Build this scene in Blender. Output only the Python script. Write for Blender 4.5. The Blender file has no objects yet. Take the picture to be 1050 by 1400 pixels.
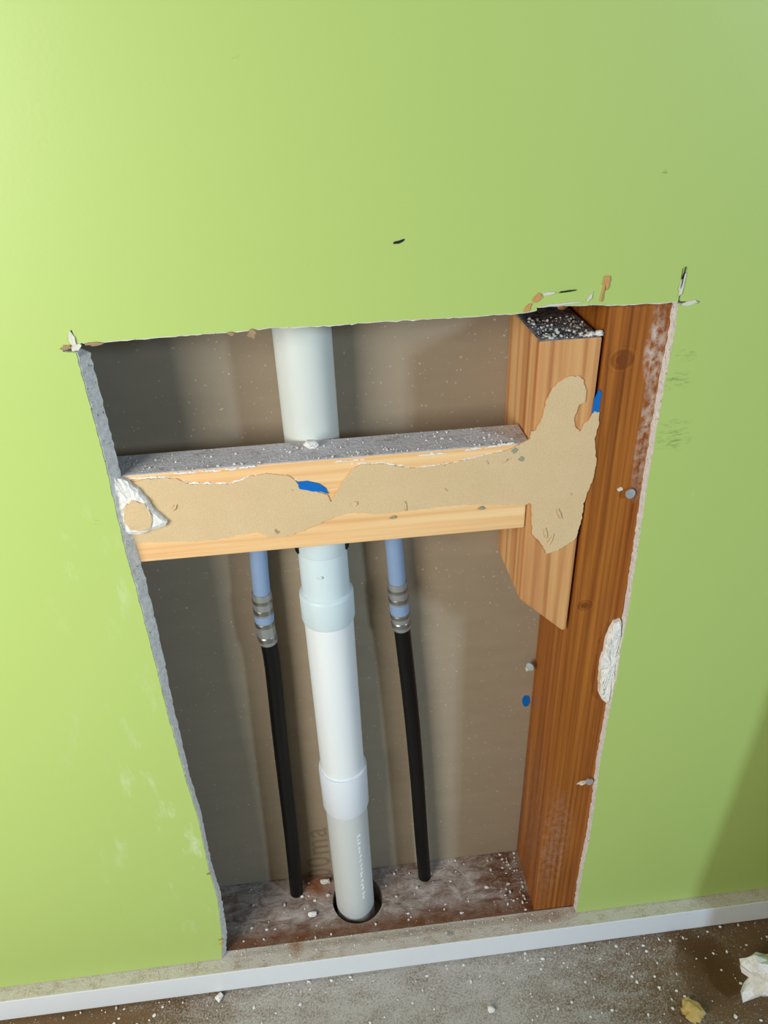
import bpy, bmesh, math, random
from mathutils import Vector, Matrix, noise
random.seed(7)
S = bpy.context.scene
C = S.collection

# ------------------------------------------------------------------ camera
# x runs along the wall (0 = left face of the stud), y into the wall
# (0 = painted face), z up (0 = top of the bottom plate). Metres.
CAM = (-0.22928, -0.55653, 0.99271)
PITCH, YAW, ROLL, FPX = 0.546409, 0.088032, -0.041512, 1032.484
cp, sp, cy_, sy_ = math.cos(PITCH), math.sin(PITCH), math.cos(YAW), math.sin(YAW)
FWD = Vector((sy_ * cp, cy_ * cp, -sp))
_r = Vector((cy_, -sy_, 0)); _u = _r.cross(FWD)
RGT = math.cos(ROLL) * _r + math.sin(ROLL) * _u
UPV = -math.sin(ROLL) * _r + math.cos(ROLL) * _u
cam = bpy.data.objects.new('camera', bpy.data.cameras.new('camera'))
C.objects.link(cam)
M = Matrix((RGT, UPV, -FWD)).transposed().to_4x4(); M.translation = CAM
cam.matrix_world = M
cam.data.sensor_fit = 'VERTICAL'; cam.data.sensor_height = 36
cam.data.lens = FPX / 1400 * 36
cam.data.clip_start = 0.01
S.camera = cam

def U(px, py, axis, val):
    """photo pixel -> point on the plane {axis = val}"""
    d = FWD + (px - 525) / FPX * RGT - (py - 700) / FPX * UPV
    t = (val - CAM[axis]) / d[axis]
    return Vector(CAM) + t * d

# ------------------------------------------------------------------ light
S.view_settings.view_transform = 'Standard'
S.view_settings.look = 'None'
S.view_settings.exposure = 0.08
S.view_settings.gamma = 1.0
S.view_settings.use_curve_mapping = False
W = bpy.data.worlds.new('world'); S.world = W; W.use_nodes = True
W.node_tree.nodes['Background'].inputs[0].default_value = (1.0, 0.88, 0.68, 1)
W.node_tree.nodes['Background'].inputs[1].default_value = 0.075

def area(name, loc, aim, sx, sy, power, col):
    l = bpy.data.lights.new(name, 'AREA'); l.shape = 'RECTANGLE'
    l.size, l.size_y, l.energy, l.color = sx, sy, power, col
    o = bpy.data.objects.new(name, l); C.objects.link(o)
    o.location = loc
    o.rotation_euler = (Vector(aim) - Vector(loc)).to_track_quat('-Z', 'Y').to_euler()
    return o
# daylight from a window on the left and a smaller cooler one on the right
area('window_light_left', (-1.15, -0.95, 1.02), (-0.55, 0, 0.42), 0.65, 0.7, 20, (1.0, 0.985, 0.93))
area('window_light_right', (2.0, -2.0, 1.5), (0, 0, 0.35), 0.26, 0.4, 42, (0.58, 0.80, 1.0))

# ------------------------------------------------------------------ materials
def srgb(r, g, b):
    f = lambda c: (c / 12.92 if c <= .04045 else ((c + .055) / 1.055) ** 2.4)
    return (f(r / 255), f(g / 255), f(b / 255), 1)

class NT:
    def __init__(s, name, rough=.6, metal=0, spec=.4):
        s.m = bpy.data.materials.new(name); s.m.use_nodes = True
        s.t = s.m.node_tree; s.n = s.t.nodes; s.b = s.n['Principled BSDF']
        s.b.inputs['Roughness'].default_value = rough
        s.b.inputs['Metallic'].default_value = metal
        s.b.inputs['Specular IOR Level'].default_value = spec
        s.co = s.n.new('ShaderNodeTexCoord').outputs['Object']
    def link(s, a, b): s.t.links.new(a, b)
    def map(s, scale=(1, 1, 1), loc=(0, 0, 0), rot=(0, 0, 0), src=None):
        m = s.n.new('ShaderNodeMapping'); s.link(src or s.co, m.inputs[0])
        m.inputs['Scale'].default_value = scale; m.inputs['Location'].default_value = loc
        m.inputs['Rotation'].default_value = rot
        return m.outputs[0]
    def noise(s, v, scale, detail=4, rough=.55, dist=0):
        k = s.n.new('ShaderNodeTexNoise'); s.link(v, k.inputs['Vector'])
        k.inputs['Scale'].default_value = scale; k.inputs['Detail'].default_value = detail
        k.inputs['Roughness'].default_value = rough; k.inputs['Distortion'].default_value = dist
        return k.outputs['Fac']
    def voro(s, v, scale):
        k = s.n.new('ShaderNodeTexVoronoi'); s.link(v, k.inputs['Vector'])
        k.inputs['Scale'].default_value = scale
        return k.outputs['Distance']
    def ramp(s, fac, stops):
        k = s.n.new('ShaderNodeValToRGB'); s.link(fac, k.inputs[0])
        e = k.color_ramp.elements
        while len(e) < len(stops): e.new(.5)
        for i, (p, c) in enumerate(stops):
            e[i].position = p
            e[i].color = c if isinstance(c, tuple) else (c, c, c, 1)
        return k.outputs[0]
    def mix(s, fac, a, b, mode='MIX'):
        k = s.n.new('ShaderNodeMix'); k.data_type = 'RGBA'; k.blend_type = mode
        for sock, v in ((k.inputs[0], fac), (k.inputs[6], a), (k.inputs[7], b)):
            if hasattr(v, 'links'): s.link(v, sock)
            else: sock.default_value = v
        return k.outputs[2]
    def math(s, op, a, b=0, clamp=False):
        k = s.n.new('ShaderNodeMath'); k.operation = op; k.use_clamp = clamp
        for sock, v in ((k.inputs[0], a), (k.inputs[1], b)):
            if hasattr(v, 'links'): s.link(v, sock)
            else: sock.default_value = v
        return k.outputs[0]
    def sep(s, v=None):
        k = s.n.new('ShaderNodeSeparateXYZ'); s.link(v or s.co, k.inputs[0])
        return k.outputs
    def blob(s, c, r):
        """1 inside an ellipsoid at c with radii r, fading to 0 at its rim"""
        v = s.map((1 / r[0], 1 / r[1], 1 / r[2]), tuple(-c[i] / r[i] for i in range(3)))
        k = s.n.new('ShaderNodeVectorMath'); k.operation = 'LENGTH'; s.link(v, k.inputs[0])
        return s.math('SUBTRACT', 1, k.outputs['Value'], True)
    def bump(s, h, dist, strength=1):
        k = s.n.new('ShaderNodeBump'); s.link(h, k.inputs['Height'])
        k.inputs['Distance'].default_value = dist; k.inputs['Strength'].default_value = strength
        s.link(k.outputs[0], s.b.inputs['Normal'])
    def out(s, col):
        if hasattr(col, 'links'): s.link(col, s.b.inputs['Base Color'])
        else: s.b.inputs['Base Color'].default_value = col
        return s.m

def mat_paint():
    k = NT('green_paint', .42, 0, .45)
    base = k.mix(k.noise(k.co, 2.2, 3), srgb(175, 198, 109), srgb(180, 202, 115))
    # chalky plaster smears beside the opening
    n = k.noise(k.map((14, 1, 5)), 3.0, 5, .65)
    for c, r in (((-.40, 0, .27), (.16, .1, .30)), ((-.44, 0, .62), (.05, .1, .12)), ((-.30, 0, .07), (.06, .1, .08)),
                 ((.105, 0, .655), (.05, .1, .03))):
        f = k.math('MULTIPLY', k.ramp(n, [(.56, 0.0), (.72, 1.0)]), k.blob(c, r))
        base = k.mix(k.math('MULTIPLY', f, .55), base, srgb(226, 236, 214))
    # pencil-dark scuffs to the right of the opening
    n2 = k.noise(k.map((1, 1, 3.4), rot=(0, .5, 0)), 95, 6, .75)
    for px, py, rx, rz in ((938, 486, .011, .007), (925, 520, .016, .010), (925, 578, .017, .004), (920, 600, .018, .014), (908, 236, .003, .003), (322, 78, .003, .003), (132, 713, .004, .004)):
        p = U(px, py, 1, 0)
        f = k.math('MULTIPLY', k.ramp(n2, [(.5, 0.0), (.66, 1.0)]), k.math('POWER', k.blob(p, (rx, .1, rz)), .6))
        base = k.mix(k.math('MULTIPLY', f, .75), base, srgb(70, 84, 40))
    k.bump(k.noise(k.map((1, 1, 1)), 260, 2), .00015, .4)
    return k.out(base)

def mat_gypsum(name, c1, c2, speck=True):
    k = NT(name, .9, 0, .2)
    n = k.noise(k.co, 240, 5, .7)
    col = k.mix(k.ramp(n, [(.35, 0.0), (.7, 1.0)]), c1, c2)
    if speck:
        col = k.mix(k.ramp(k.noise(k.co, 420, 2), [(.66, 0.0), (.70, .8)]), col, srgb(60, 60, 58))
    k.bump(n, .0012, .8)
    return k.out(col)

def wood_col(k, light, mid, dark, along, sc=1.0, knots=(), lines=.10):
    """grain running along an axis"""
    s = [260 * sc, 260 * sc, 260 * sc]; s[along] = 6 * sc
    wob = [22 * sc] * 3; wob[along] = 3 * sc
    v = k.co
    d = None
    for (c, r) in knots:
        b = k.blob(c, r)
        d = b if d is None else k.math('ADD', d, b)
    w = k.noise(k.map(tuple(wob)), 1, 3)
    wide = k.noise(k.map(tuple(q * .28 for q in s)), 1, 4, .6, 1.2)
    fine = k.noise(k.map(tuple(s)), 1, 5, .65)
    f = k.math('ADD', k.math('MULTIPLY', wide, .65), k.math('MULTIPLY', fine, .35))
    ln = [0.0, 0.0, 0.0]
    for q in range(3): ln[q] = 1.0 if q != along else .02
    wv = k.n.new('ShaderNodeTexWave'); wv.wave_type = 'RINGS'; wv.rings_direction = 'XYZ'[along]
    k.link(k.map(tuple(ln), loc=(.11, -.06, .09)), wv.inputs['Vector'])
    wv.inputs['Scale'].default_value = 62 * sc; wv.inputs['Distortion'].default_value = 2.2
    wv.inputs['Detail'].default_value = 2; wv.inputs['Detail Scale'].default_value = 1.5
    f = k.math('SUBTRACT', f, k.math('MULTIPLY', k.math('POWER', wv.outputs['Fac'], 3), lines))
    if d is not None:
        ring = k.math('MULTIPLY', k.math('SINE', k.math('MULTIPLY', k.math('ADD', d, k.math('MULTIPLY', w, 1.2)), 15)), .05)
        ring = k.math('MULTIPLY', ring, k.math('GREATER_THAN', d, .02))
        f = k.math('SUBTRACT', f, k.math('ADD', ring, k.math('MULTIPLY', k.math('POWER', d, 1.5), .35)))
    col = k.ramp(f, [(.30, dark), (.47, mid), (.62, light)])
    col = k.mix(k.math('MULTIPLY', k.ramp(w, [(.35, 0.0), (.7, 1.0)]), .3), col, mid)
    k.bump(fine, .0004, .5)
    return col

def mat_wood(name, light, mid, dark, along, sc=1.0, knots=(), rough=.6, smears=(), lines=.10):
    k = NT(name, rough, 0, .35)
    col = wood_col(k, light, mid, dark, along, sc, knots, lines)
    n = k.noise(k.map((170, 170, 120)), 1, 5, .7)
    for c, r, a in smears:
        f = k.math('MULTIPLY', k.ramp(n, [(.40, 0.0), (.62, 1.0)]), k.math('POWER', k.blob(c, r), .5))
        col = k.mix(k.math('MULTIPLY', f, a), col, srgb(222, 212, 204))
    return k.out(col)

def mat_dust(name, base, dust, white, amount=.5, fine=380, along=None, stains=()):
    k = NT(name, .95, 0, .15)
    n1 = k.noise(k.co, 55, 6, .7); n2 = k.noise(k.co, fine, 3, .7)
    sc = [1, 1, 1]
    if along is not None: sc = [3, 3, 3]; sc[along] = .35
    n3 = k.noise(k.map(tuple(sc)), 90, 4, .6)
    f = k.math('ADD', k.math('MULTIPLY', n1, .5), k.math('ADD', k.math('MULTIPLY', n2, .3), k.math('MULTIPLY', n3, .2)))
    col = k.mix(k.ramp(f, [(.62 - amount * .4, 0.0), (.72 - amount * .4, 1.0)]), base, dust)
    for c, r, sc_ in stains:
        col = k.mix(k.math('MULTIPLY', k.math('POWER', k.blob(c, r), .5), k.ramp(n1, [(.35, .1), (.6, .9)])), col, sc_)
    col = k.mix(k.ramp(n2, [(.62, 0.0), (.70, 1.0)]), col, white)
    k.bump(k.math('ADD', n2, n1), .0012, .8)
    return k.out(col)

def plain(name, col, rough=.5, metal=0, spec=.4, var=.0, nscale=60):
    k = NT(name, rough, metal, spec)
    if var:
        dark = tuple(c * (1 - var) for c in col[:3]) + (1,)
        return k.out(k.mix(k.noise(k.co, nscale, 4, .6), dark, col))
    return k.out(col)

MAT = {}
MAT['paint'] = mat_paint()
MAT['gyp_warm'] = mat_gypsum('gypsum_core', srgb(206, 203, 197), srgb(238, 235, 230))
MAT['gyp_white'] = mat_gypsum('gypsum_white', srgb(222, 220, 214), srgb(244, 242, 236))
MAT['paper_back'] = plain('grey_brown_backing_paper', srgb(150, 134, 112), .9, 0, .15, .12, 30)
MAT['tan_paper'] = None
k = NT('torn_tan_paper', .9, 0, .15)
n = k.noise(k.co, 700, 4, .7)
c = k.mix(k.noise(k.co, 25, 5, .6), srgb(212, 183, 140), srgb(226, 201, 160))
c = k.mix(k.ramp(n, [(.36, .35), (.60, 0.0)]), c, srgb(192, 166, 124))
c = k.mix(k.ramp(k.noise(k.co, 75, 2), [(.71, 0.0), (.75, .7)]), c, srgb(140, 116, 84))
k.bump(n, .0006, .8); MAT['tan_paper'] = k.out(c)

# backing paper of the far drywall: grey brown with dust flecks
k = NT('far_drywall_paper', .85, 0, .2)
c = k.mix(k.noise(k.map((3, 1, 9)), 6, 4), srgb(150, 136, 116), srgb(164, 149, 127))
c = k.mix(k.math('MULTIPLY', k.ramp(k.noise(k.co, 330, 2, .5), [(.70, 0.0), (.74, 1.0)]), .5), c, srgb(224, 216, 204))
k.bump(k.noise(k.co, 420, 2), .0002, .4); MAT['far_paper'] = k.out(c)

kn1, kn2, kn3 = U(850, 492, 1, .01), U(799, 828, 1, .01), U(868, 512, 1, .01)
sm = []
for px, py, rx, rz, a in ((896, 480, .010, .03, .8), (893, 540, .009, .05, .6), (880, 610, .008, .06, .6), (905, 430, .008, .025, .5)):
    sm.append((U(px, py, 1, .01), (rx, .02, rz), a))
sm.append(((0.004, .05, .12), (.03, .08, .16), .08)); sm.append(((0.02, .01, .15), (.02, .02, .10), .10))
MAT['stud'] = mat_wood('orange_treated_pine', srgb(176, 108, 40), srgb(150, 86, 26), srgb(110, 57, 12), 2, .8,
                       [(kn1, (.014, .03, .012)), (kn2, (.010, .03, .009))], .5, sm)
MAT['block'] = mat_wood('honey_pine', srgb(226, 184, 126), srgb(208, 154, 98), srgb(168, 104, 60), 2, .55, lines=.13)
MAT['nog'] = mat_wood('pale_pine', srgb(243, 211, 158), srgb(234, 188, 132), srgb(208, 156, 102), 0, .6, lines=.08)
MAT['nog_dust'] = mat_dust('grey_plaster_dust', srgb(176, 166, 162), srgb(214, 211, 213), srgb(240, 239, 238), .62, 330, 0)
MAT['block_dust'] = mat_dust('dark_speckled_dust', srgb(84, 80, 82), srgb(150, 147, 150), srgb(214, 214, 216), .45, 420)
MAT['plate'] = None
k = NT('rusty_dusty_plate', .92, 0, .15)
n1 = k.noise(k.co, 22, 6, .68); n2 = k.noise(k.map((.5, 1, 1), rot=(0, 0, .5)), 70, 6, .75, .8); n3 = k.noise(k.co, 300, 3, .7)
c = k.mix(k.ramp(n1, [(.38, 0.0), (.66, 1.0)]), srgb(104, 62, 30), srgb(146, 118, 98))
xyz = k.sep()
edge = k.ramp(xyz[1], [(.020, 1.0), (.040, 0.0)])
c2 = k.mix(k.ramp(n2, [(.36, 0.0), (.64, 1.0)]), srgb(116, 96, 84), srgb(186, 176, 168))
c = k.mix(k.ramp(n1, [(.28, .25), (.5, 1.0)]), c, c2)
c = k.mix(k.math('MULTIPLY', edge, k.ramp(n1, [(.2, 1.0), (.8, .6)])), c, srgb(104, 60, 20))
rust = k.blob((-.02, .06, 0), (.055, .08, .1))
c = k.mix(k.math('MULTIPLY', k.math('POWER', rust, .5), k.ramp(n2, [(.35, 1.0), (.6, .2)])), c, srgb(98, 52, 18))
rust = k.blob((-.29, .085, 0), (.03, .03, .1))
c = k.mix(k.math('MULTIPLY', rust, .9), c, srgb(140, 80, 34))
c = k.mix(k.ramp(n3, [(.66, 0.0), (.74, .8)]), c, srgb(222, 216, 208))
k.bump(k.math('ADD', n1, n2), .0022, .9); MAT['plate'] = k.out(c)

MAT['white_paint'] = plain('white_gloss_paint', srgb(232, 236, 240), .35, 0, .5, .05, 12)
MAT['ledge'] = mat_dust('dusty_raw_ledge', srgb(170, 158, 136), srgb(196, 190, 176), srgb(232, 230, 226), .55, 420, 0, [(U(405, 1290, 2, 0), (.012, .02, .02), srgb(150, 100, 50)), (U(745, 1252, 2, 0), (.05, .012, .02), srgb(140, 104, 80)), (U(560, 1275, 2, 0), (.25, .006, .02), srgb(140, 122, 100)), (U(616, 1276, 2, 0), (.006, .004, .02), srgb(60, 50, 40))])
k = NT('pvc_white', .38, 0, .45)
MAT['pvc'] = k.out(k.mix(k.noise(k.map((40, 40, 8)), 1, 4), srgb(226, 232, 234), srgb(238, 242, 243)))
k = NT('pvc_upper', .42, 0, .4)
c = k.mix(k.noise(k.map((40, 40, 6)), 1, 4), srgb(206, 212, 206), srgb(216, 221, 214))
MAT['pvc_up'] = k.out(k.mix(k.ramp(k.noise(k.co, 160, 2), [(.74, 0.0), (.78, .5)]), c, srgb(120, 116, 108)))
MAT['pvc_fit'] = plain('pvc_fitting', srgb(210, 226, 230), .4, 0, .4, .04)
MAT['pvc_sock'] = plain('pvc_socket', srgb(226, 232, 240), .35, 0, .45, .03)
MAT['pvc_low'] = plain('pvc_lower_grey', srgb(208, 212, 210), .45, 0, .4, .06)
MAT['print'] = plain('pale_print', srgb(246, 250, 252), .5)
MAT['blue_tube'] = plain('blue_grey_plastic', srgb(134, 156, 188), .4, 0, .4, .08)
MAT['black_tube'] = plain('black_plastic', srgb(9, 8, 9), .45, 0, .25)
MAT['alu'] = plain('dull_grey_sleeve', srgb(166, 168, 166), .38, .55, .5, .12, 200)
MAT['alu_dark'] = plain('grey_crimp_metal', srgb(146, 146, 142), .3, .8, .5, .15, 200)
MAT['screw'] = plain('zinc_screw', srgb(198, 206, 212), .35, .6, .5, .2, 300)
MAT['chalk'] = plain('blue_marker', srgb(10, 108, 196), .7, 0, .2, .15, 150)
MAT['black'] = plain('black_mark', srgb(24, 26, 22), .7)
MAT['flake_orange'] = plain('torn_orange_paper', srgb(214, 158, 106), .9, 0, .1, .25, 200)
MAT['flake_white'] = plain('torn_white_paper', srgb(220, 217, 203), .9, 0, .1, .15, 200)
MAT['flake_brown'] = plain('torn_brown_paper', srgb(172, 144, 112), .9, 0, .1, .3, 200)
MAT['yellow'] = plain('yellow_glue', srgb(208, 176, 104), .6, 0, .4, .35, 120)
MAT['stain'] = plain('grey_green_glue', srgb(158, 160, 136), .7, 0, .3, .25, 300)
MAT['emboss'] = plain('embossed_paper', srgb(138, 122, 99), .85)

# floor: dark brown boards under a grey film of plaster dust
k = NT('dusty_brown_floor', .9, 0, .2)
xyz = k.sep()
n1 = k.noise(k.co, 7, 5, .6); n2 = k.noise(k.co, 430, 5, .8); n3 = k.noise(k.map((1, 2.4, 1), rot=(0, 0, .2)), 24, 5, .65)
bare = k.blob((.36, -.10, 0), (.42, .30, 1))
amt = k.math('SUBTRACT', k.math('ADD', k.math('MULTIPLY', n3, .45), k.math('MULTIPLY', n2, 1.25)), k.math('MULTIPLY', bare, .5))
bare2 = k.blob((-.62, -.02, 0), (.28, .10, 1))
amt = k.math('SUBTRACT', amt, k.math('MULTIPLY', bare2, .5))
c = k.mix(n1, srgb(98, 74, 48), srgb(126, 100, 70))
c = k.mix(k.ramp(amt, [(.55, 0.0), (.92, 1.0)]), c, srgb(190, 186, 178))
c = k.mix(k.ramp(n2, [(.62, 0.0), (.70, .7)]), c, srgb(216, 208, 194))
c = k.mix(k.math('POWER', k.blob((.215, -.065, 0), (.04, .05, 1)), .3), c, srgb(92, 66, 36))  # dark patch beside the plaster chunk: its cast shadow painted into the floor colour
k.bump(n2, .0016, .8); MAT['floor'] = k.out(c)

# ------------------------------------------------------------------ mesh helpers
def obj(name, verts, faces, mats, loc=(0, 0, 0), parent=None, smooth=False, midx=None):
    """verts in world metres; the object's origin is loc (or its parent's)"""
    if parent is not None:
        L = Vector(parent['_o']); loc = (0, 0, 0)
    else:
        L = Vector(loc)
    me = bpy.data.meshes.new(name)
    me.from_pydata([tuple(Vector(v) - L) for v in verts], [], faces)
    for m in (mats if isinstance(mats, (list, tuple)) else [mats]): me.materials.append(m)
    if midx:
        for p, i in zip(me.polygons, midx): p.material_index = i
    if smooth:
        for p in me.polygons: p.use_smooth = True
    me.update()
    o = bpy.data.objects.new(name, me); C.objects.link(o)
    o.location = loc; o.parent = parent
    o['_o'] = tuple(L)
    return o

def empty(name, loc):
    o = bpy.data.objects.new(name, None); C.objects.link(o); o.location = loc
    o.empty_display_size = .02; o['_o'] = tuple(loc)
    return o

def tag(o, label=None, cat=None, group=None, kind=None):
    if label: o['label'] = label
    if cat: o['category'] = cat
    if group: o['group'] = group
    if kind: o['kind'] = kind
    return o

def bm_obj(bm, name, mats, loc=(0, 0, 0), parent=None, smooth=False, pick=None):
    bmesh.ops.recalc_face_normals(bm, faces=bm.faces[:])
    bm.verts.index_update(); bm.normal_update()
    v = [x.co.copy() for x in bm.verts]; f = [[q.index for q in p.verts] for p in bm.faces]
    mi = [pick(p) for p in bm.faces] if pick else None
    bm.free()
    return obj(name, v, f, mats, loc, parent, smooth, mi)

def prism(poly, y0, y1, bevel=0, seg=2):
    """polygon in (x, z) extruded along y"""
    bm = bmesh.new()
    a = [bm.verts.new((x, y0, z)) for x, z in poly]; b = [bm.verts.new((x, y1, z)) for x, z in poly]
    bm.faces.new(a); bm.faces.new(b[::-1])
    n = len(poly)
    for i in range(n): bm.faces.new((a[i], b[i], b[(i + 1) % n], a[(i + 1) % n]))
    bmesh.ops.recalc_face_normals(bm, faces=bm.faces[:])
    if bevel: bmesh.ops.bevel(bm, geom=bm.edges[:], offset=bevel, segments=seg, profile=.5, affect='EDGES')
    return bm

def slab_faces(n):
    f = [list(range(n))[::-1], list(range(n, 2 * n))]
    f += [[i, (i + 1) % n, n + (i + 1) % n, n + i] for i in range(n)]
    return f

def jag(pts, step, amp, seed=0):
    """subdivide a (x, z) polyline and roughen it"""
    out = []
    for i in range(len(pts) - 1):
        a, b = Vector(pts[i]), Vector(pts[i + 1]); L = (b - a).length
        n = max(1, int(L / step)); t = Vector((-(b - a).y, (b - a).x)); t = t / (L or 1)
        for q in range(n):
            p = a.lerp(b, q / n)
            if q or i: 
                d = noise.noise(Vector((p.x * 260 + seed, p.y * 260, seed))) + .6 * noise.noise(Vector((p.x * 800, p.y * 800 + seed, 3)))
                p = p + t * d * amp
            out.append((p.x, p.y))
    out.append(tuple(pts[-1]))
    return out

def wp(pts, y=0.0):
    r = []
    for px, py in pts:
        p = U(px, py, 1, y); r.append((p.x, p.z))
    return r

def sweep(path, rad, seg=28, cap=True):
    """round tube along points with a radius at each"""
    vs, fs = [], []
    P = [Vector(p) for p in path]
    for i, p in enumerate(P):
        t = (P[min(i + 1, len(P) - 1)] - P[max(i - 1, 0)])
        if t.length < 1e-9: t = Vector((0, 0, -1))
        t.normalize(); u = Vector((1, 0, 0)); u = (u - t * u.dot(t)).normalized(); v = t.cross(u)
        for s in range(seg):
            a = 2 * math.pi * s / seg
            vs.append(p + rad[i] * (math.cos(a) * u + math.sin(a) * v))
    for i in range(len(P) - 1):
        for s in range(seg):
            s2 = (s + 1) % seg
            fs.append([i * seg + s, i * seg + s2, (i + 1) * seg + s2, (i + 1) * seg + s])
    if cap:
        fs.append(list(range(seg))[::-1]); fs.append([(len(P) - 1) * seg + s for s in range(seg)])
    return vs, fs

def finish_tube(o, ang=35):
    for p in o.data.polygons: p.use_smooth = True
    o.data.set_sharp_from_angle(angle=math.radians(ang))
    return o

def lump(c, r, sc=(1, 1, 1), seed=0, sub=2, amp=.5, fr=1.3):
    bm = bmesh.new(); bmesh.ops.create_icosphere(bm, subdivisions=sub, radius=1)
    for v in bm.verts:
        d = 1 + amp * noise.noise(v.co * fr + Vector((seed * 3.7, seed, 1))) + amp * .5 * noise.noise(v.co * 3 + Vector((seed, 0, 5)))
        v.co = Vector((v.co.x * sc[0], v.co.y * sc[1], v.co.z * sc[2])) * d * r
    zmin = min(v.co.z for v in bm.verts)
    bm.verts.index_update()
    vs = [Vector(c) + v.co - Vector((0, 0, zmin)) for v in bm.verts]; fs = [[q.index for q in f.verts] for f in bm.faces]
    bm.free(); return vs, fs

def join(parts):
    V, F = [], []
    for v, f in parts:
        n = len(V); V += v; F += [[i + n for i in q] for q in f]
    return V, F

def chip(px, py, w, h, y, mat, name, parent, seed=0, ang=0, depth=.0012, n=11, q0=.55):
    """small torn flake lying on a vertical face, outline roughened"""
    p = U(px, py, 1, y); rnd = random.Random(seed); pts = []
    for i in range(n):
        a = 2 * math.pi * i / n; q = rnd.uniform(q0, 1.15)
        x, z = w * .5 * q * math.cos(a), h * .5 * q * math.sin(a)
        pts.append((p.x + x * math.cos(ang) - z * math.sin(ang), p.z + x * math.sin(ang) + z * math.cos(ang)))
    V = [(x, y - depth * rnd.uniform(.5, 1), z) for x, z in pts] + [(x, y + .0004, z) for x, z in pts]
    return obj(name, V, slab_faces(n), mat, parent=parent)

# ------------------------------------------------------------------ the setting
FLOOR_Z = -.047
BACK = .102
f = obj('floor', [(-1.6, -1.8, FLOOR_Z), (1.6, -1.8, FLOOR_Z), (1.6, .3, FLOOR_Z), (-1.6, .3, FLOOR_Z),
                  (-1.6, -1.8, FLOOR_Z - .02), (1.6, -1.8, FLOOR_Z - .02), (1.6, .3, FLOOR_Z - .02), (-1.6, .3, FLOOR_Z - .02)],
        [[0, 1, 2, 3], [7, 6, 5, 4], [0, 4, 5, 1], [1, 5, 6, 2], [2, 6, 7, 3], [3, 7, 4, 0]], MAT['floor'])
tag(f, 'dark brown floor covered in grey plaster dust', kind='structure')

# outline of the hand-cut opening, traced on the painted face
LEFT = [(303, 1314), (304, 1284), (298, 1230), (285, 1185), (271, 1118), (254, 1065), (244, 1027), (231, 982), (219, 932),
        (200, 857), (184, 796), (171, 750), (146, 640), (124, 555), (104, 482)]
SLIT_TL = [(86, 481), (86, 477), (102, 474), (96, 452), (98, 451), (105, 470)]
TOP = [(113, 469.5), (141, 468), (214, 462), (294, 456), (340, 452), (370, 449), (450, 445.6), (521, 440), (650, 433), (691, 429.5),
       (709, 429), (734, 424.6), (734, 420), (762, 418.6), (803, 417.7), (860, 416.9), (901, 414.5), (927, 413)]
SLIT_TR = [(933, 367), (934.5, 367), (930.5, 412), (957, 411.5), (956, 414.5)]
RIGHT = [(927, 415), (924, 446), (913.6, 500), (904, 553.6), (896, 598), (884, 670), (872, 752), (858, 844), (849, 885), (844, 922),
         (833, 976), (821, 1040), (814, 1094), (806, 1147), (793, 1212), (788, 1246)]
def opening(grow, amp, seed):
    l = jag(wp(LEFT), .004, amp, seed); t = jag(wp(TOP), .004, amp * .8, seed + 5); r = jag(wp(RIGHT), .004, amp, seed + 9)
    l = [(x - grow, z) for x, z in l]; r = [(x + grow, z) for x, z in r]; t = [(x, z + grow) for x, z in t]
    l[0] = (l[0][0], 0.0012); r[-1] = (r[-1][0], 0.0012)
    sl = [(x, z) for x, z in wp(SLIT_TL)]; sr = [(x, z) for x, z in wp(SLIT_TR)]
    return [(-1.6, 0.0012)] + l + sl + t + sr + r + [(1.6, 0.0012), (1.6, 2.2), (-1.6, 2.2)]

def bevel_in(z):
    # the saw leaned while cutting the left edge: the back of the cut stands further into the opening
    return .0012 + .0052 * max(0, min(1, (z - .33) / .22)) + .0035 * max(0, min(1, (.16 - z) / .12))
def wall_slab(name, poly, y0, y1, mats, parent=None, lean=False):
    n = len(poly)
    V = [(x, y0, z) for x, z in poly] + [(x + (bevel_in(z) if lean and -.45 < x < -.25 and z < .812 else 0), y1, z) for x, z in poly]
    F = slab_faces(n)
    return obj(name, V, F, mats, parent=parent, midx=[0, 1] + [2 % len(mats)] * n)
core = wall_slab('wall_front', opening(-.0004, .0011, 3), .0007, .010, [MAT['gyp_warm'], MAT['paper_back'], MAT['gyp_warm']], lean=True)
tag(core, 'lime green drywall with a tall rectangular opening cut in it', kind='structure')
skin = wall_slab('painted_face', opening(.0004, .0007, 3), -.0001, .0007, [MAT['paint'], MAT['flake_white'], MAT['paint']], core)
skin['label'] = 'lime green painted paper face'

back = obj('wall_back', [(-1.6, BACK, FLOOR_Z), (1.6, BACK, FLOOR_Z), (1.6, BACK, 2.2), (-1.6, BACK, 2.2),
                         (-1.6, BACK + .01, FLOOR_Z), (1.6, BACK + .01, FLOOR_Z), (1.6, BACK + .01, 2.2), (-1.6, BACK + .01, 2.2)],
           [[0, 1, 2, 3], [7, 6, 5, 4], [0, 4, 5, 1], [1, 5, 6, 2], [2, 6, 7, 3], [3, 7, 4, 0]], MAT['far_paper'])
tag(back, 'grey brown paper back of the drywall across the cavity', kind='structure')
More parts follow.
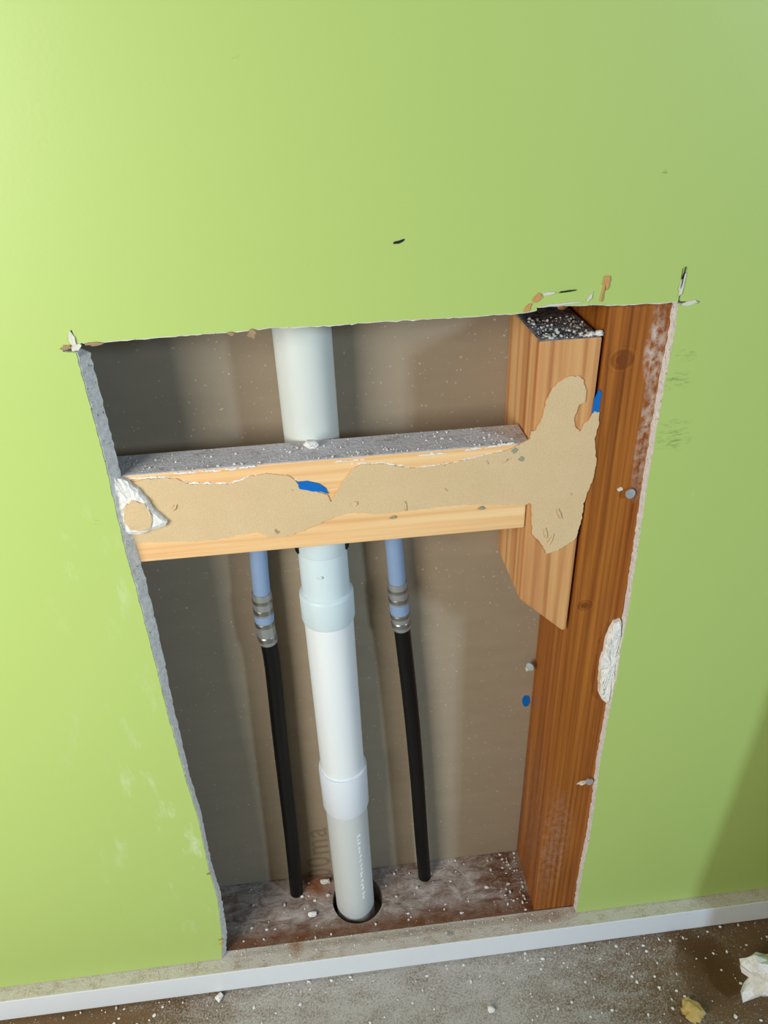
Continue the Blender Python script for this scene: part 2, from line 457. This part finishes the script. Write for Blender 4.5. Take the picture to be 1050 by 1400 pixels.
# embossed lettering, reading upwards
def text_mesh(name, s, size, depth, mat, parent, org, rot):
    cu = bpy.data.curves.new(name, 'FONT'); cu.body = s; cu.size = size; cu.extrude = depth; cu.space_character = 1.12
    t = bpy.data.objects.new(name, cu); C.objects.link(t)
    bpy.context.view_layer.update()
    me = bpy.data.meshes.new_from_object(t.evaluated_get(bpy.context.evaluated_depsgraph_get()))
    bpy.data.objects.remove(t); me.materials.clear(); me.materials.append(mat)
    o = bpy.data.objects.new(name, me); C.objects.link(o); o.parent = parent
    o.matrix_local = Matrix.Translation(Vector(org) - Vector(parent['_o'])) @ rot
    return o
p = U(453, 1199, 1, BACK)
text_mesh('embossed_text', '00ma', .047, .0003, MAT['emboss'], back, (p.x, BACK - .0001, p.z),
          Matrix(((0, -1, 0, 0), (0, 0, -1, 0), (1, 0, 0, 0), (0, 0, 0, 1))))

# white base strip, its top a raw dusty ledge
bm = prism([(-1.6, FLOOR_Z + .0045), (1.6, FLOOR_Z + .0045), (1.6, 0), (-1.6, 0)], -.0176, .0105, .0012)
bs = bm_obj(bm, 'baseboard_front', [MAT['white_paint'], MAT['ledge']], pick=lambda p: 1 if p.normal.z > .8 else 0)
tag(bs, 'low white painted base strip with a dusty top ledge', kind='structure')

# ------------------------------------------------------------------ timber
# bottom plate with a round hole drilled for the drain
HX, HY, HR = -.2335, .0585, .0345
bm = bmesh.new()
N = 40; x0, x1, y0, y1 = -.75, .35, .0107, BACK - .0004
def plate_ring(z):
    ring = [bm.verts.new((HX + HR * math.cos(2 * math.pi * i / N), HY + HR * math.sin(2 * math.pi * i / N), z)) for i in range(N)]
    out = []
    for i in range(N):
        a = 2 * math.pi * i / N; cx, sx = math.cos(a), math.sin(a)
        k = min([d for d in (((x1 if cx > 0 else x0) - HX) / cx if abs(cx) > 1e-6 else 9, ((y1 if sx > 0 else y0) - HY) / sx if abs(sx) > 1e-6 else 9)])
        out.append(bm.verts.new((HX + k * cx, HY + k * sx, z)))
    cor = {}
    return ring, out
r1, o1 = plate_ring(-.0008); r2, o2 = plate_ring(-.0460)
for i in range(N):
    j = (i + 1) % N
    bm.faces.new((r1[i], o1[i], o1[j], r1[j])); bm.faces.new((r2[j], o2[j], o2[i], r2[i]))
    bm.faces.new((r1[j], r2[j], r2[i], r1[i])); bm.faces.new((o1[i], o2[i], o2[j], o1[j]))
# square off the four corners
for (ra, z) in ((o1, -.0008), (o2, -.0460)):
    for i in range(N):
        a, b = ra[i].co, ra[(i + 1) % N].co
        if abs(a.x - b.x) > 1e-6 and abs(a.y - b.y) > 1e-6:
            cxn = x1 if max(a.x, b.x) > x1 - 1e-5 else x0
            cyn = y1 if max(a.y, b.y) > y1 - 1e-5 else y0
            v = bm.verts.new((cxn, cyn, z)); bm.faces.new((ra[i], v, ra[(i + 1) % N]))
plate = bm_obj(bm, 'bottom_plate', MAT['plate'], (0, 0, 0))
tag(plate, 'rusty brown dusty timber bottom plate with a round hole for the drain pipe', 'timber')

def topdust(p): return 1 if p.normal.z > .75 else 0
# stud
bm = prism([(.0005, 0.0002), (.0640, 0.0002), (.082, 2.2), (.012, 2.2)], .0103, BACK - .0004, .0018)
stud = bm_obj(bm, 'wall_stud', MAT['stud'], (0, 0, 0))
tag(stud, 'orange brown wall stud with knots along the right side of the opening', 'stud')
def screw(px, py, axis, val, nrm, r, seed, name='screw'):
    p = U(px, py, axis, val); n = Vector(nrm)
    path = [p + n * (-.004), p + n * .0015, p + n * .0030, p + n * .0042, p + n * .0046]
    vs, fs = [], []
    u = n.orthogonal().normalized(); w = n.cross(u); seg = 16
    rad = [r * .45, r * .5, r, r * .95, r * .3]
    for i, q in enumerate(path):
        for s in range(seg):
            a = 2 * math.pi * s / seg; vs.append(q + rad[i] * (math.cos(a) * u + math.sin(a) * w))
    for i in range(len(path) - 1):
        for s in range(seg): fs.append([i * seg + s, i * seg + (s + 1) % seg, (i + 1) * seg + (s + 1) % seg, (i + 1) * seg + s])
    fs.append([4 * seg + s for s in range(seg)])
    o = obj(name, vs, fs, MAT['screw'], parent=stud); o['label'] = 'zinc drywall screw head'
    return finish_tube(o)
screw(859, 673, 1, .0103, (.15, -1, .1), .0048, 1)
screw(804, 1066, 1, .0103, (.2, -1, .1), .0046, 2)
screw(726, 909, 1, .092, (-.6, -1, .2), .0046, 3, 'nail')
chip(722, 913, .008, .007, .0925, MAT['flake_white'], 'plaster_bit', stud, 77, .4, .004)
chip(848, 668, .006, .005, .0102, MAT['flake_white'], 'plaster_bit', stud, 4)
chip(796, 1070, .013, .006, .0102, MAT['flake_white'], 'plaster_bit', stud, 5, .3)
chip(719, 958, .009, .020, BACK - .0002, MAT['chalk'], 'marker_blob', back, 12, .1, .0008, 16, .9)['label'] = 'blue marker blot'

# upright block beside the stud, lower end cut at a slant
zt = .7925
bm = prism([(-.0505, .5335), (-.0500, zt - .004), (-.0497, zt), (.0022, zt), (.0002, .4885), (-.0045, .4885)], .0103, BACK - .0004, .0022)
block = bm_obj(bm, 'timber_block', [MAT['block'], MAT['block_dust']], (-.025, .055, .4885), pick=topdust)
tag(block, 'upright honey pine block with a slanted lower end screwed beside the orange stud', 'timber')
a = U(818, 551, 1, .0102)
pts = [(a.x - .0042, a.z - .010), (a.x + .0012, a.z - .011), (a.x + .0014, a.z + .010), (a.x - .0008, a.z + .012), (a.x - .0036, a.z + .004)]
o = obj('marker_stripe', [(x, .0094, z) for x, z in pts] + [(x, .0110, z) for x, z in pts], slab_faces(5), MAT['chalk'], parent=block)
o['label'] = 'blue marker stroke'

# horizontal nog
zb, znt = .6165, .7030
bm = prism([(-.56, zb), (-.0507, zb), (-.0507, znt), (-.56, znt)], .0103, .0500, .0016)
nog = bm_obj(bm, 'timber_nog', [MAT['nog'], MAT['nog_dust']], (-.3, .03, zb), pick=topdust)
tag(nog, 'horizontal pale pine nog across the opening with a grey dusty top', 'timber')
pts = wp([(404, 659), (420, 657.5), (436, 661), (445, 667), (449, 675), (440, 672), (424, 671), (408, 669)], .0098)
o = obj('marker_stroke', [(x, .0092, z) for x, z in pts] + [(x, .0106, z) for x, z in pts], slab_faces(len(pts)), MAT['chalk'], parent=nog)
o['label'] = 'blue marker stroke'

# torn brown paper left stuck across nog and block
PAPER = [(150, 668), (178, 660), (196, 655), (226, 653), (243, 655), (258, 661.5), (282, 662), (317, 661.5), (344, 650), (367, 647), (394, 650),
         (406, 659), (410, 668), (426, 671), (447, 676), (452.5, 686), (470, 655.6), (483.5, 640), (494, 634), (523, 634), (562, 640), (585, 638),
         (621, 632), (650, 625), (686, 617), (700, 613), (718, 603), (724.6, 600), (726, 590), (733, 587), (742.6, 568.6), (746, 551),
         (755.4, 531), (765.7, 520.6), (776, 515.4), (789.7, 513.4), (797.4, 519), (801, 534), (800, 550.6), (792, 553), (784.6, 572), (786, 582),
         (793, 590.5), (798, 580.6), (807, 570), (813, 562.6), (819, 563), (818, 582), (813, 599), (815, 631), (812, 651), (804, 670), (798, 688),
         (794, 715), (786, 737), (763, 751), (747, 756.6), (741, 745), (728, 730), (726.6, 690), (724, 687), (718, 690), (650, 689.6), (615, 691), (579, 695.5),
         (553, 698.4), (517, 703), (483.5, 700), (458, 706), (420, 723), (400, 731), (370, 735), (352.6, 726.5), (329, 731), (296.5, 737), (267, 740),
         (228.6, 740), (190, 742), (160, 745)]
def paper_sheet():
    poly = jag(wp(PAPER + [PAPER[0]], .0097), .0018, .0010, 21)[:-1]
    bm = bmesh.new()
    a = [bm.verts.new((x, .0090, z)) for x, z in poly]; b = [bm.verts.new((x, .0103, z)) for x, z in poly]
    bm.faces.new(a); bm.faces.new(b[::-1]); n = len(poly)
    for i in range(n): bm.faces.new((a[i], b[i], b[(i + 1) % n], a[(i + 1) % n]))
    return bm
o = bm_obj(paper_sheet(), 'torn_paper', MAT['tan_paper'], (-.2, .0103, zb))
o_paper = o
tag(o, 'tan drywall paper torn in a ragged T shape stuck on the nog and block', 'paper')
for px, py, w, h, a in ((238, 694, .008, .004, .8), (485, 688, .006, .005, .2), (765, 702, .003, .011, .3), (752, 738, .003, .014, -.3), (746, 728, .0025, .012, .2), (555, 692, .0015, .010, .1)):
    chip(px, py, w, h, .0091, MAT['tan_paper'], 'paper_curl', o, int(px), a, .0016)

# white crust of plaster along the torn paper's upper edge and the nog's front arris
CRUST = [[(165, 655), (226, 652), (243, 654), (258, 661), (317, 661), (344, 651)], [(243, 647), (300, 643), (347, 638)], [(483, 634), (523, 633), (562, 640), (585, 638), (621, 632), (650, 625), (686, 617)],
         [(460, 631), (500, 628)], [(575, 622), (608, 620)], [(640, 615), (700, 606)], [(350, 649), (404, 655)]]
rnd = random.Random(3); parts = []
for line in CRUST:
    q = jag(wp(line, .0099), .0022, .0008, 4)
    for x, z in q:
        if rnd.random() < .85: 
            v, f = lump((x + rnd.uniform(-.001, .001), .0099, z - .0008), rnd.uniform(.0006, .0017), (rnd.uniform(1.4, 3.2), .35, .65), rnd.random() * 40, 1, .6)
            parts.append((v, f))
V, F = join(parts); o = obj('plaster_crust', V, F, MAT['gyp_white'], parent=nog); o['label'] = 'thin white plaster crust'; o['kind'] = 'stuff'

for px, py, w, h in ((704, 616, .006, .006), (713, 627, .006, .006), (538, 707, .006, .003), (658, 695, .007, .004)):
    chip(px, py, w, h, .0090, MAT['stain'], 'glue_spot', o_paper, int(px), .3, .0005)
# plaster left at the left end of the nog
FR = [(150, 640), (158, 652), (175, 657), (188, 668), (199, 679), (211, 697), (229, 712), (225.6, 718), (204, 725), (187, 730), (172.5, 729), (165, 715)]
def slab_rough(poly, y0, y1, amp, seed, cuts=3):
    bm = bmesh.new(); n = len(poly)
    cx = sum(p[0] for p in poly) / n; cz = sum(p[1] for p in poly) / n
    rings = []
    for t, yy in ((1, y1), (1, y0 + (y1 - y0) * .35), (.86, y0), (.6, y0), (.3, y0)):
        ring = []
        for x, z in poly:
            X, Z = cx + (x - cx) * t, cz + (z - cz) * t
            d = noise.noise(Vector((X * 240, Z * 240, seed))) * amp
            ring.append(bm.verts.new((X, yy + (d if yy < y1 else 0), Z)))
        rings.append(ring)
    for a, b in zip(rings, rings[1:]):
        for i in range(n): bm.faces.new((a[i], a[(i + 1) % n], b[(i + 1) % n], b[i]))
    bm.faces.new(rings[-1]); bm.faces.new(rings[0][::-1])
    return bm
fr = bm_obj(slab_rough(jag(wp(FR + [FR[0]], .007), .003, .0008, 2)[:-1], .0035, .0094, .0016, 2), 'plaster_fragment', MAT['gyp_white'], (-.39, .009, .63), smooth=False)
tag(fr, 'white jagged plaster fragment with a tan patch at the left end of the nog', 'plaster')
chip(188, 706, .022, .029, .0032, MAT['tan_paper'], 'paper_scrap', fr, 9, 0, .0012, 22, .95)['label'] = 'oval tan paper patch'

# broken gypsum lip at the right edge of the opening (belongs to the wall)
LIP = [(849, 848), (840, 851), (834, 862), (829, 874), (826, 892), (821, 905), (819.5, 925), (819, 949), (824, 957), (830, 962), (838, 950), (845, 920), (850, 885)]
o = bm_obj(slab_rough(jag(wp(LIP + [LIP[0]], .006), .003, .0007, 7)[:-1], .0028, .0101, .0030, 8), 'broken_gypsum_lip', MAT['gyp_white'], parent=core)
o['label'] = 'crumbly broken gypsum edge'
chip(823, 930, .0075, .040, .0048, MAT['tan_paper'], 'paper_scrap', core, 31, .12, .0008, 14, .85)

# ------------------------------------------------------------------ drain pipe
PX = -.2370
def pax(z):
    """drain axis: y of the pipe at height z (leans forward going down)"""
    return .0755 if z > .57 else .0600 + (.0730 - .0600) * (z + .05) / .60
def seg_tube(name, prof, mat, parent, seg=48):
    vs, fs = sweep([(PX, pax(z), z) for z, r in prof], [r for z, r in prof], seg)
    return finish_tube(obj(name, vs, fs, mat, parent=parent))
drain = empty('drain_pipe', (PX, .06, 0))
tag(drain, 'white plastic drain pipe with couplings running behind the nog into the plate', 'pipe')
zc = [U(452, y, 1, .048).z for y in (768, 826, 862)]; ze = [U(470, y, 1, .042).z for y in (1067, 1119)]
seg_tube('upper_pipe', [(1.2, .0252), (zc[0] + .001, .0252)], MAT['pvc_up'], drain)
a = seg_tube('coupling', [(zc[0] + .045, .0256), (zc[0] + .002, .0256), (zc[0], .0250), (zc[0], .0246), (zc[1] + .002, .0247), (zc[1] + .0012, .0270), (zc[1], .0278), (zc[1] - .002, .0281), (zc[2] + .003, .0281), (zc[2], .0272), (zc[2], .0255)], MAT['pvc_fit'], drain)
a['label'] = 'pale blue grey coupling collar'
seg_tube('middle_pipe', [(zc[2] + .01, .0260), (ze[0] - .01, .0260)], MAT['pvc'], drain)
b = seg_tube('socket', [(ze[0], .0262), (ze[0], .0284), (ze[0] - .002, .0289), (ze[1] + .004, .0286), (ze[1], .0274), (ze[1], .0262)], MAT['pvc_sock'], drain)
low = seg_tube('lower_pipe', [(ze[1] + .01, .0259), (-.046, .0259)], MAT['pvc_low'], drain)
# moulded dot on the coupling
zz = U(439, 793, 1, .048).z
vs, fs = lump((U(439, 793, 1, .049).x, pax(zz) - .0246, zz), .0018, (1, .12, 1), 3, 2, .1)
obj('moulding_dot', vs, fs, MAT['pvc_fit'], parent=a, smooth=True)
# pale print running down the lower pipe
rnd = random.Random(5); parts = []
z = U(483, 1140, 1, .042).z
while z > U(495, 1226, 1, .042).z:
    h = rnd.uniform(.005, .0085); a0 = math.radians(-62) 
    for st in range(rnd.choice((2, 3))):
        da0 = rnd.uniform(-.10, .02); w = rnd.uniform(.04, .10); z0 = z - rnd.uniform(0, h * .6); hh = rnd.uniform(.0012, .004)
        ring = []
        for rr in (.0261, .0257):
            for (aa, zq) in ((a0 + da0, z0), (a0 + da0 + w, z0), (a0 + da0 + w, z0 - hh), (a0 + da0, z0 - hh)):
                ring.append((PX + rr * math.cos(aa), pax(zq) + rr * math.sin(aa), zq))
        parts.append((ring, [[0, 1, 2, 3], [7, 6, 5, 4], [0, 4, 5, 1], [1, 5, 6, 2], [2, 6, 7, 3], [3, 7, 4, 0]]))
    z -= h + .0015
V, F = join(parts); o = obj('printed_marks', V, F, MAT['print'], parent=low); o['label'] = 'pale printed lettering, too small to read'
# black saddle clip behind the coupling
vs, fs = [], []
n = 20
for i in range(n + 1):
    a = math.radians(-28 + 236 * i / n); zoff = .592 - .006
    for rr, dz in ((.0262, -.011), (.0274, -.011), (.0274, .012), (.0262, .012)):
        vs.append((PX + rr * math.cos(a), min(pax(.58) + rr * math.sin(a), BACK - .0003), zoff + dz))
for i in range(n):
    for s in range(4): fs.append([i * 4 + s, i * 4 + (s + 1) % 4, i * 4 + 4 + (s + 1) % 4, i * 4 + 4 + s])
fs += [[0, 1, 2, 3], [n * 4 + 3, n * 4 + 2, n * 4 + 1, n * 4]]
obj('saddle_clip', vs, fs, MAT['black_tube'], parent=drain)['label'] = 'black pipe clip'

# ------------------------------------------------------------------ water supply pipes
def catmull(P, n):
    P = [Vector(p) for p in P]; P = [2 * P[0] - P[1]] + P + [2 * P[-1] - P[-2]]; out = []
    for i in range(1, len(P) - 2):
        for q in range(n):
            t = q / n; a, b, c, d = P[i - 1:i + 3]
            out.append(.5 * (2 * b + (c - a) * t + (2 * a - 5 * b + 4 * c - d) * t * t + (3 * b - a - 3 * c + d) * t ** 3))
    out.append(P[-2]); return out
def supply(label, ctr, ys, py):
    """ctr: photo points down the pipe's middle; ys: their distance into the wall; py: photo heights of the sleeve's rings"""
    pts = [U(a, b, 1, y) for (a, b), y in zip(ctr, ys)]
    top = pts[0] + (pts[0] - pts[1]).normalized() * .06
    pts = [Vector((pts[0].x - .002, pts[0].y, .70)), top] + pts
    e = pts[-1]; pts.append(Vector((e.x + (e.x - pts[-2].x) * .3, e.y, -.02)))
    path = catmull(pts, 10)
    root = empty('supply_pipe', (e.x, e.y, 0)); tag(root, label, 'pipe', 'water supply pipes in the cavity')
    zs = [U(ctr[2][0], q, 1, ys[2] - .009).z for q in py]       # blue end, ring1 end, gap end, ring2 end
    def at(z):
        for a, b in zip(path, path[1:]):
            if a.z >= z >= b.z: return a.lerp(b, (a.z - z) / (a.z - b.z + 1e-9))
        return path[-1]
    def run(name, zr, mat, par=root, seg=24):
        vs, fs = sweep([at(z) for z, r in zr], [r for z, r in zr], seg)
        return finish_tube(obj(name, vs, fs, mat, parent=par))
    run('blue_tube', [(z, .0090) for z in [.665, .64, .60, .57, .55, zs[0] - .004]], MAT['blue_tube'])['label'] = 'blue grey tube'
    zz = [zs[3] + .002 - (zs[3] + .0235) * i / 22 for i in range(23)]
    run('black_tube', [(z, .0090) for z in zz], MAT['black_tube'])['label'] = 'black tube curving into the plate'
    sl = run('joint_sleeve', [(zs[0] + .002, .0092), (zs[0] + .002, .0100)] + [(zs[0] + (zs[3] - zs[0]) * i / 12, .0102) for i in range(13)] + [(zs[3] - .001, .0098), (zs[3] - .001, .0090)], MAT['alu'])
    sl['label'] = 'cloudy grey joint sleeve'
    h = zs[0] - zs[1]
    for z, d in ((zs[0] - h * .30, .0022), (zs[0] - h * .80, .0030), (zs[2] - .004, .0028), (zs[3] + .007, .0036)):
        run('crimp_ring', [(z + d, .0101), (z + d * .7, .0109), (z - d * .7, .0109), (z - d, .0101)], MAT['alu_dark'], sl)
    g0, g1 = zs[1], zs[2]
    run('blue_band', [(g0, .0101), (g0, .0105), ((g0 + g1) / 2, .0105), (g1, .0105), (g1, .0101)], MAT['blue_tube'], sl)
    return root
supply('supply pipe with blue top and black lower tube between drain pipe and cut left edge',
       [(355, 780), (362, 850), (372, 905), (382, 1000), (391, 1080), (399, 1150), (405, 1213)], [.084, .084, .084, .083, .082, .081, .080], (817, 844, 853, 883))
supply('supply pipe with blue top and black lower tube between drain pipe and timber block',
       [(541, 770), (546, 830), (552, 880), (562, 970), (570, 1060), (575, 1130), (580, 1192)], [.084, .084, .084, .083, .082, .081, .080], (803, 829, 842, 864))

# ------------------------------------------------------------------ torn edges, marks (parts of the wall)
chip(545, 330.5, .0085, .0028, -.0001, MAT['black'], 'black_mark', skin, 2, .25, .0006)['label'] = 'short black mark'
for px, py, w, h, m, a, nm in ((829, 384, .006, .013, 'flake_orange', .2, 'torn_flake'), (824, 402, .0016, .014, 'flake_orange', -.1, 'torn_flake'),
                               (750, 401, .012, .0032, 'flake_white', .05, 'torn_flake'), (775, 398, .014, .0016, 'black', .1, 'knife_nick'), (735, 407, .009, .006, 'flake_orange', .5, 'torn_flake'),
                               (806, 407, .003, .009, 'flake_white', -.5, 'torn_flake'), (770, 415, .036, .0018, 'flake_white', .03, 'torn_flake'), (722, 420, .004, .008, 'flake_orange', -.4, 'torn_flake'),
                               (344, 455, .007, .009, 'flake_brown', 0, 'torn_flake'), (316, 456, .006, .003, 'flake_brown', 0, 'torn_flake'), (128, 470, .014, .003, 'flake_brown', 0, 'torn_flake'),
                               (98, 462, .006, .011, 'flake_white', .2, 'torn_flake'), (90, 475, .010, .004, 'flake_brown', .2, 'torn_flake'), (104, 474, .008, .006, 'flake_white', .6, 'torn_flake'),
                               (932, 390, .0030, .020, 'flake_white', -.12, 'torn_flake'), (942, 414, .018, .004, 'flake_white', .05, 'torn_flake'), (933.5, 380, .001, .018, 'black', -.1, 'knife_nick'),
                               (285, 1194, .006, .003, 'flake_brown', .5, 'torn_flake'), (303, 1290, .004, .009, 'yellow', .2, 'torn_flake'), (302, 1284, .008, .002, 'flake_brown', .1, 'torn_flake')):
    chip(px, py, w, h, -.0002, MAT[m], nm, skin, int(px * 3 + py), a, .0014)

# ------------------------------------------------------------------ loose plaster
def lump_obj(name, c, r, sc, mat, seed, label, cat, group=None, amp=.5, sub=2):
    vs, fs = lump(c, r, sc, seed, sub, amp)
    return tag(obj(name, vs, fs, mat, loc=c), label, cat, group)
lump_obj('plaster_pebble', U(425, 612, 2, .7031), .0052, (1.25, .8, .62), MAT['gyp_white'], 4, 'white plaster pebble on the dusty top of the nog', 'plaster')
lump_obj('paper_scrap', U(768, 425, 2, zt), .0055, (1, .6, .9), MAT['flake_orange'], 6, 'orange curled paper scrap on top of the upright block', 'scrap')
lump_obj('plaster_pebble', U(428, 1252, 2, -.0006), .0052, (1.2, .8, .6), MAT['gyp_white'], 12, 'white plaster flake on the bottom plate beside the drain hole', 'plaster')
lump_obj('plaster_pebble', U(445, 1207, 2, -.0006), .0052, (1.3, .7, .6), MAT['gyp_white'], 13, 'white plaster flake on rust behind the drain pipe', 'plaster')
CRUMB = ['largest white crumb of the trio at the base strip', 'white crumb in a trio at the base strip, on the stud side', 'smallest white crumb of the trio at the base strip',
         'larger white crumb of a pair at the base strip below the stud', 'smaller white crumb of a pair at the base strip below the stud',
         'lone white crumb at the base strip below the opening\'s left corner']
for i, (px, py, r) in enumerate(((603, 1292, .0058), (612, 1295, .0046), (592, 1293, .004), (744, 1278, .0042), (757, 1278, .0036), (300, 1363, .005))):
    lump_obj('plaster_crumb', U(px, py + 3, 2, FLOOR_Z), r, (1.1, .9, .7), MAT['gyp_white'], 20 + i, CRUMB[i], 'plaster', 'crumbs along the base strip')
lump_obj('plaster_crumb', U(672, 1382, 2, FLOOR_Z), .0050, (1, .9, .7), MAT['gyp_white'], 31, 'pale plaster crumb on open dusty floor left of the yellow lump', 'plaster')
lump_obj('glue_lump', U(944, 1387, 2, FLOOR_Z), .0135, (1.0, .9, .55), MAT['yellow'], 41, 'crumpled yellow lump lying on the dusty floor', 'debris', None, .7, 3)
# offcut of drywall standing against the base strip, its corner broken away
OFF = [(.345, FLOOR_Z + .0008), (.338, .02), (.334, .10), (.337, .30), (.335, .62), (.337, 1.02), (.60, 1.05), (.62, FLOOR_Z + .0008)]
bm = bmesh.new()
poly = jag(OFF + [OFF[0]], .008, .0012, 17)[:-1]
def leany(z): return -.112 + (z - FLOOR_Z) * .04
a = [bm.verts.new((x - .02, leany(z), z)) for x, z in poly]; b = [bm.verts.new((x - .02, leany(z) + .010, z)) for x, z in poly]
bm.faces.new(a); bm.faces.new(b[::-1])
for i in range(len(poly)): bm.faces.new((a[i], b[i], b[(i + 1) % len(poly)], a[(i + 1) % len(poly)]))
ck = lump_obj('plaster_chunk', U(1046, 1350, 2, FLOOR_Z), .034, (1.05, .62, .72), MAT['gyp_white'], 57, 'big white broken plaster chunk on the floor by the painted shadow patch', 'plaster', None, .75, 3)
tag(bm_obj(bm, 'drywall_offcut', [MAT['gyp_white']], (.48, -.105, FLOOR_Z)), 'white drywall offcut standing upright on the floor behind the plaster chunk', 'drywall')

def scatter(name, label, n, place, rmin, rmax, mat, seed, parent=None):
    rnd = random.Random(seed); parts = []
    for i in range(n):
        c = place(rnd); r = rmin + (rmax - rmin) * rnd.random() ** 4
        parts.append(lump(c, r, (rnd.uniform(.7, 1.4), rnd.uniform(.7, 1.3), rnd.uniform(.4, .9)), rnd.random() * 50, 1, .5))
    V, F = join(parts); o = obj(name, V, F, mat, parent=parent)
    return tag(o, label, None if parent else 'debris', kind='stuff')
scatter('floor_crumbs', 'fine white plaster crumbs strewn over the floor', 1500, lambda r: (r.uniform(-.75, .42), -.0185 - .32 * r.random() ** 1.6, FLOOR_Z), .0004, .0024, MAT['gyp_white'], 1)
scatter('ledge_crumbs', 'fine plaster crumbs on the base strip ledge', 420, lambda r: (r.uniform(-.5, .06), r.uniform(-.012, .009), -.0001), .0003, .0013, MAT['gyp_warm'], 2)
def nogp(r):
    x = -.43 + .375 * r.random() ** .75
    return (x, .0125 + .036 * r.random() ** 1.7, znt - .0001)
scatter('nog_crumbs', 'white plaster crumbs and dust on top of the nog', 420, nogp, .0003, .0012, MAT['gyp_white'], 3)
scatter('block_crumbs', 'white plaster crumbs on top of the upright block', 240, lambda r: (r.uniform(-.046, 0), .0125 + .055 * r.random() ** 1.5, zt - .0001), .0004, .0016, MAT['gyp_warm'], 4)
scatter('block_edge_crumbs', 'packed white crumbs at the top right corner of the upright block', 40, lambda r: (.001 - .016 * r.random() ** 2, .013 + .004 * r.random(), zt - .0001), .001, .0028, MAT['gyp_white'], 5)
def platep(r):
    if r.random() < .45: return (-.001 - .045 * r.random() ** 1.8 - .003, r.uniform(.014, .098), -.0009)
    while True:
        x, y = r.uniform(-.40, -.01), r.uniform(.0125, .098)
        if (x - HX) ** 2 + (y - HY) ** 2 > (HR + .003) ** 2: return (x, y, -.0009)
scatter('plate_crumbs', 'pale plaster crumbs on the bottom plate, thickest by the stud', 260, platep, .0004, .0026, MAT['gyp_warm'], 6)

for o in list(bpy.data.objects):
    if '_o' in o: del o['_o']
